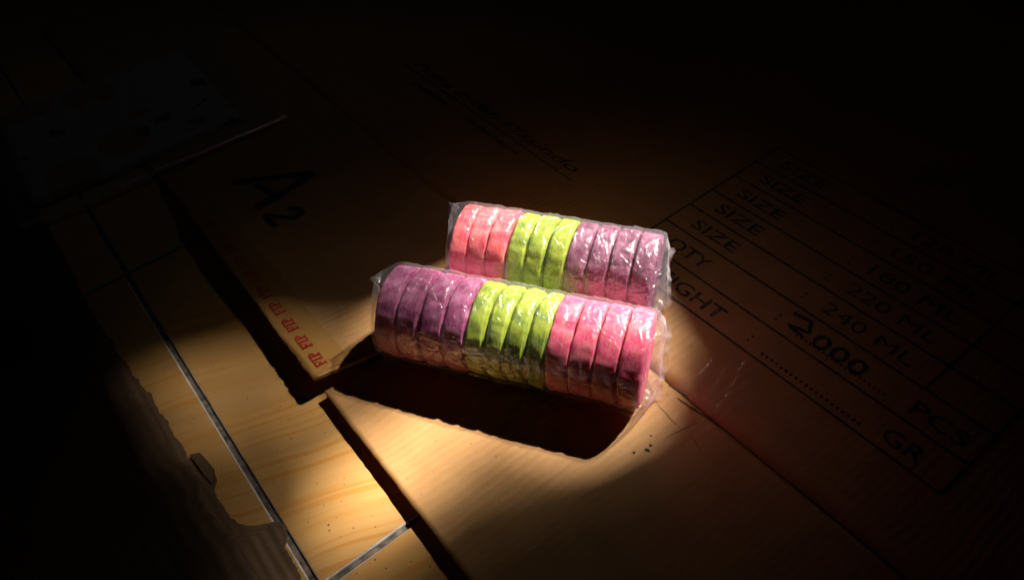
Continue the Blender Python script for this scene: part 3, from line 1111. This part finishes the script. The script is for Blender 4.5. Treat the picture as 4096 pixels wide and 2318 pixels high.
U2, W2 = np.meshgrid(np.linspace(-1, 1, nb_), np.linspace(-1, 1, mb_), indexing='ij')
Xf, Yf = rotp(U2 * 0.136, W2 * 0.150, -0.258, 0.092)
q = np.maximum((np.abs(U2 * 0.136 + .012) - .108) / .03, (np.abs(W2 * 0.150 + .012) - .118) / .034)
rise = 1 - np.clip(q, 0, 1) ** 0.8
hc = crumple(Xf * .45, Yf * .45, 41, 3.0)
base = np.maximum(np.where(Yf > Y_EDGE - 0.004, card_h(Xf, Yf), 0.0062), 0.0075) + 0.001
Zf = base + (0.0208 - base) * rise + hc * 0.8 + 0.003 * np.exp(-((U2 - 0.94) / 0.03) ** 2) * (1 - rise)
f = grid_mesh('film', np.stack([Xf, Yf, Zf], -1), M['film'])
f.parent = bag; f.matrix_parent_inverse = Matrix.Translation((0.26, -0.09, 0))
# folded front edge of the bag: a rolled lip
NXL, NPL = 200, 14
tt = np.linspace(-1, 1, NXL); pp = np.linspace(0, 2 * np.pi, NPL, endpoint=False)
TT, PP = np.meshgrid(tt, pp, indexing='ij')
lr = 0.0030 + 0.0002 * np.sin(TT * 21)
lx, ly = rotp(0.133 + lr * np.cos(PP) + 0.0004 * np.sin(TT * 9), TT * 0.148, -0.258, 0.092)
lz = np.maximum(np.where(ly > Y_EDGE - 0.004, card_h(lx, ly), 0.0062), 0.0075) + 0.0042 + lr * np.sin(PP) + 0.0002 * np.sin(TT * 13)
f = grid_mesh('folded_edge', np.stack([lx, ly, lz], -1), M['film_edge'], None, wrap=True)
f.parent = bag; f.matrix_parent_inverse = Matrix.Translation((0.26, -0.09, 0))

# ------------------------------------------------------------------ bluish plastic strip past the printed table
nx, ny = 120, 40
U, W = np.meshgrid(np.linspace(0, 1, nx), np.linspace(0, 1, ny), indexing='ij')
Xs = 0.415 + 0.125 * U; Ys = 0.632 + 0.004 * np.sin(U * 5) + 0.034 * W
Zs = card_h(Xs, Ys) + 0.0012 + crumple(Xs, Ys, 77, 1.6)
ps = grid_mesh('plastic_strip', np.stack([Xs, Ys, Zs], -1), M['film_soft'])
tag(ps, 'crumpled strip of clear bluish plastic lying past the printed table', 'plastic strip')

# ------------------------------------------------------------------ crumbs
def crumb(x, y, z, s, seed, label):
    r = random.Random(seed)
    bm = bmesh.new()
    bmesh.ops.create_icosphere(bm, subdivisions=2, radius=1.0)
    sx, sy, sz = s * r.uniform(.8, 1.5), s * r.uniform(.5, .9), s * r.uniform(.3, .5)
    for v in bm.verts:
        k = 1 + 0.45 * mnoise.noise(v.co * 1.7 + Vector((seed, 0, 0)))
        v.co = Vector((v.co.x * sx * k, v.co.y * sy * k, v.co.z * sz * k))
    me = bpy.data.meshes.new('crumb')
    bm.to_mesh(me); bm.free()
    me.materials.append(M['crumb'])
    o = bpy.data.objects.new('crumb', me)
    col.objects.link(o)
    o.location = (x, y, z + sz * 0.55)
    o.rotation_euler = (0, 0, r.uniform(0, 3))
    return o


for i, (x, y, s, lab) in enumerate([
        (.4655, .2395, .0012, 'smaller dark crumb of the close pair on cardboard beside the long shadow'),
        (.4668, .2350, .0014, 'larger dark crumb of the close pair on cardboard beside the long shadow'),
        (.4620, .2262, .0013, 'lone dark crumb on cardboard, closest to the sharp tip of the long shadow'),
        (.4598, .2455, .0010, 'smallest dark crumb on cardboard, closest to the sealed end of the bag')]):
    tag(crumb(x, y, float(card_h(x, y)), s, i + 1, lab), lab, 'crumb', 'crumbs by the shadow tip')
# fine dust and specks scattered over tiles and cardboard: uncountable
bmv, bmf = [], []
rs = random.Random(12)
for i in range(260):
    if rs.random() < .55:
        x, y = rs.uniform(.05, .45), rs.uniform(-.02, .066); z = 0.0
    else:
        x, y = rs.uniform(.28, .62), rs.uniform(.082, .28); z = float(card_h(x, y))
    s = rs.uniform(.00018, .0006)
    b = len(bmv); k = rs.uniform(0, 3)
    for j in range(4):
        a = k + j * math.pi / 2
        bmv.append((x + s * rs.uniform(.6, 1.3) * math.cos(a), y + s * rs.uniform(.6, 1.3) * math.sin(a), z + 0.00003))
    bmv.append((x, y, z + s * .7))
    bmf += [(b, b + 1, b + 4), (b + 1, b + 2, b + 4), (b + 2, b + 3, b + 4), (b + 3, b, b + 4)]
o = mesh_obj('dust_specks', bmv, bmf, M['crumb'])
tag(o, 'fine dark dust specks scattered over tiles and cardboard', 'dust', kind='stuff')
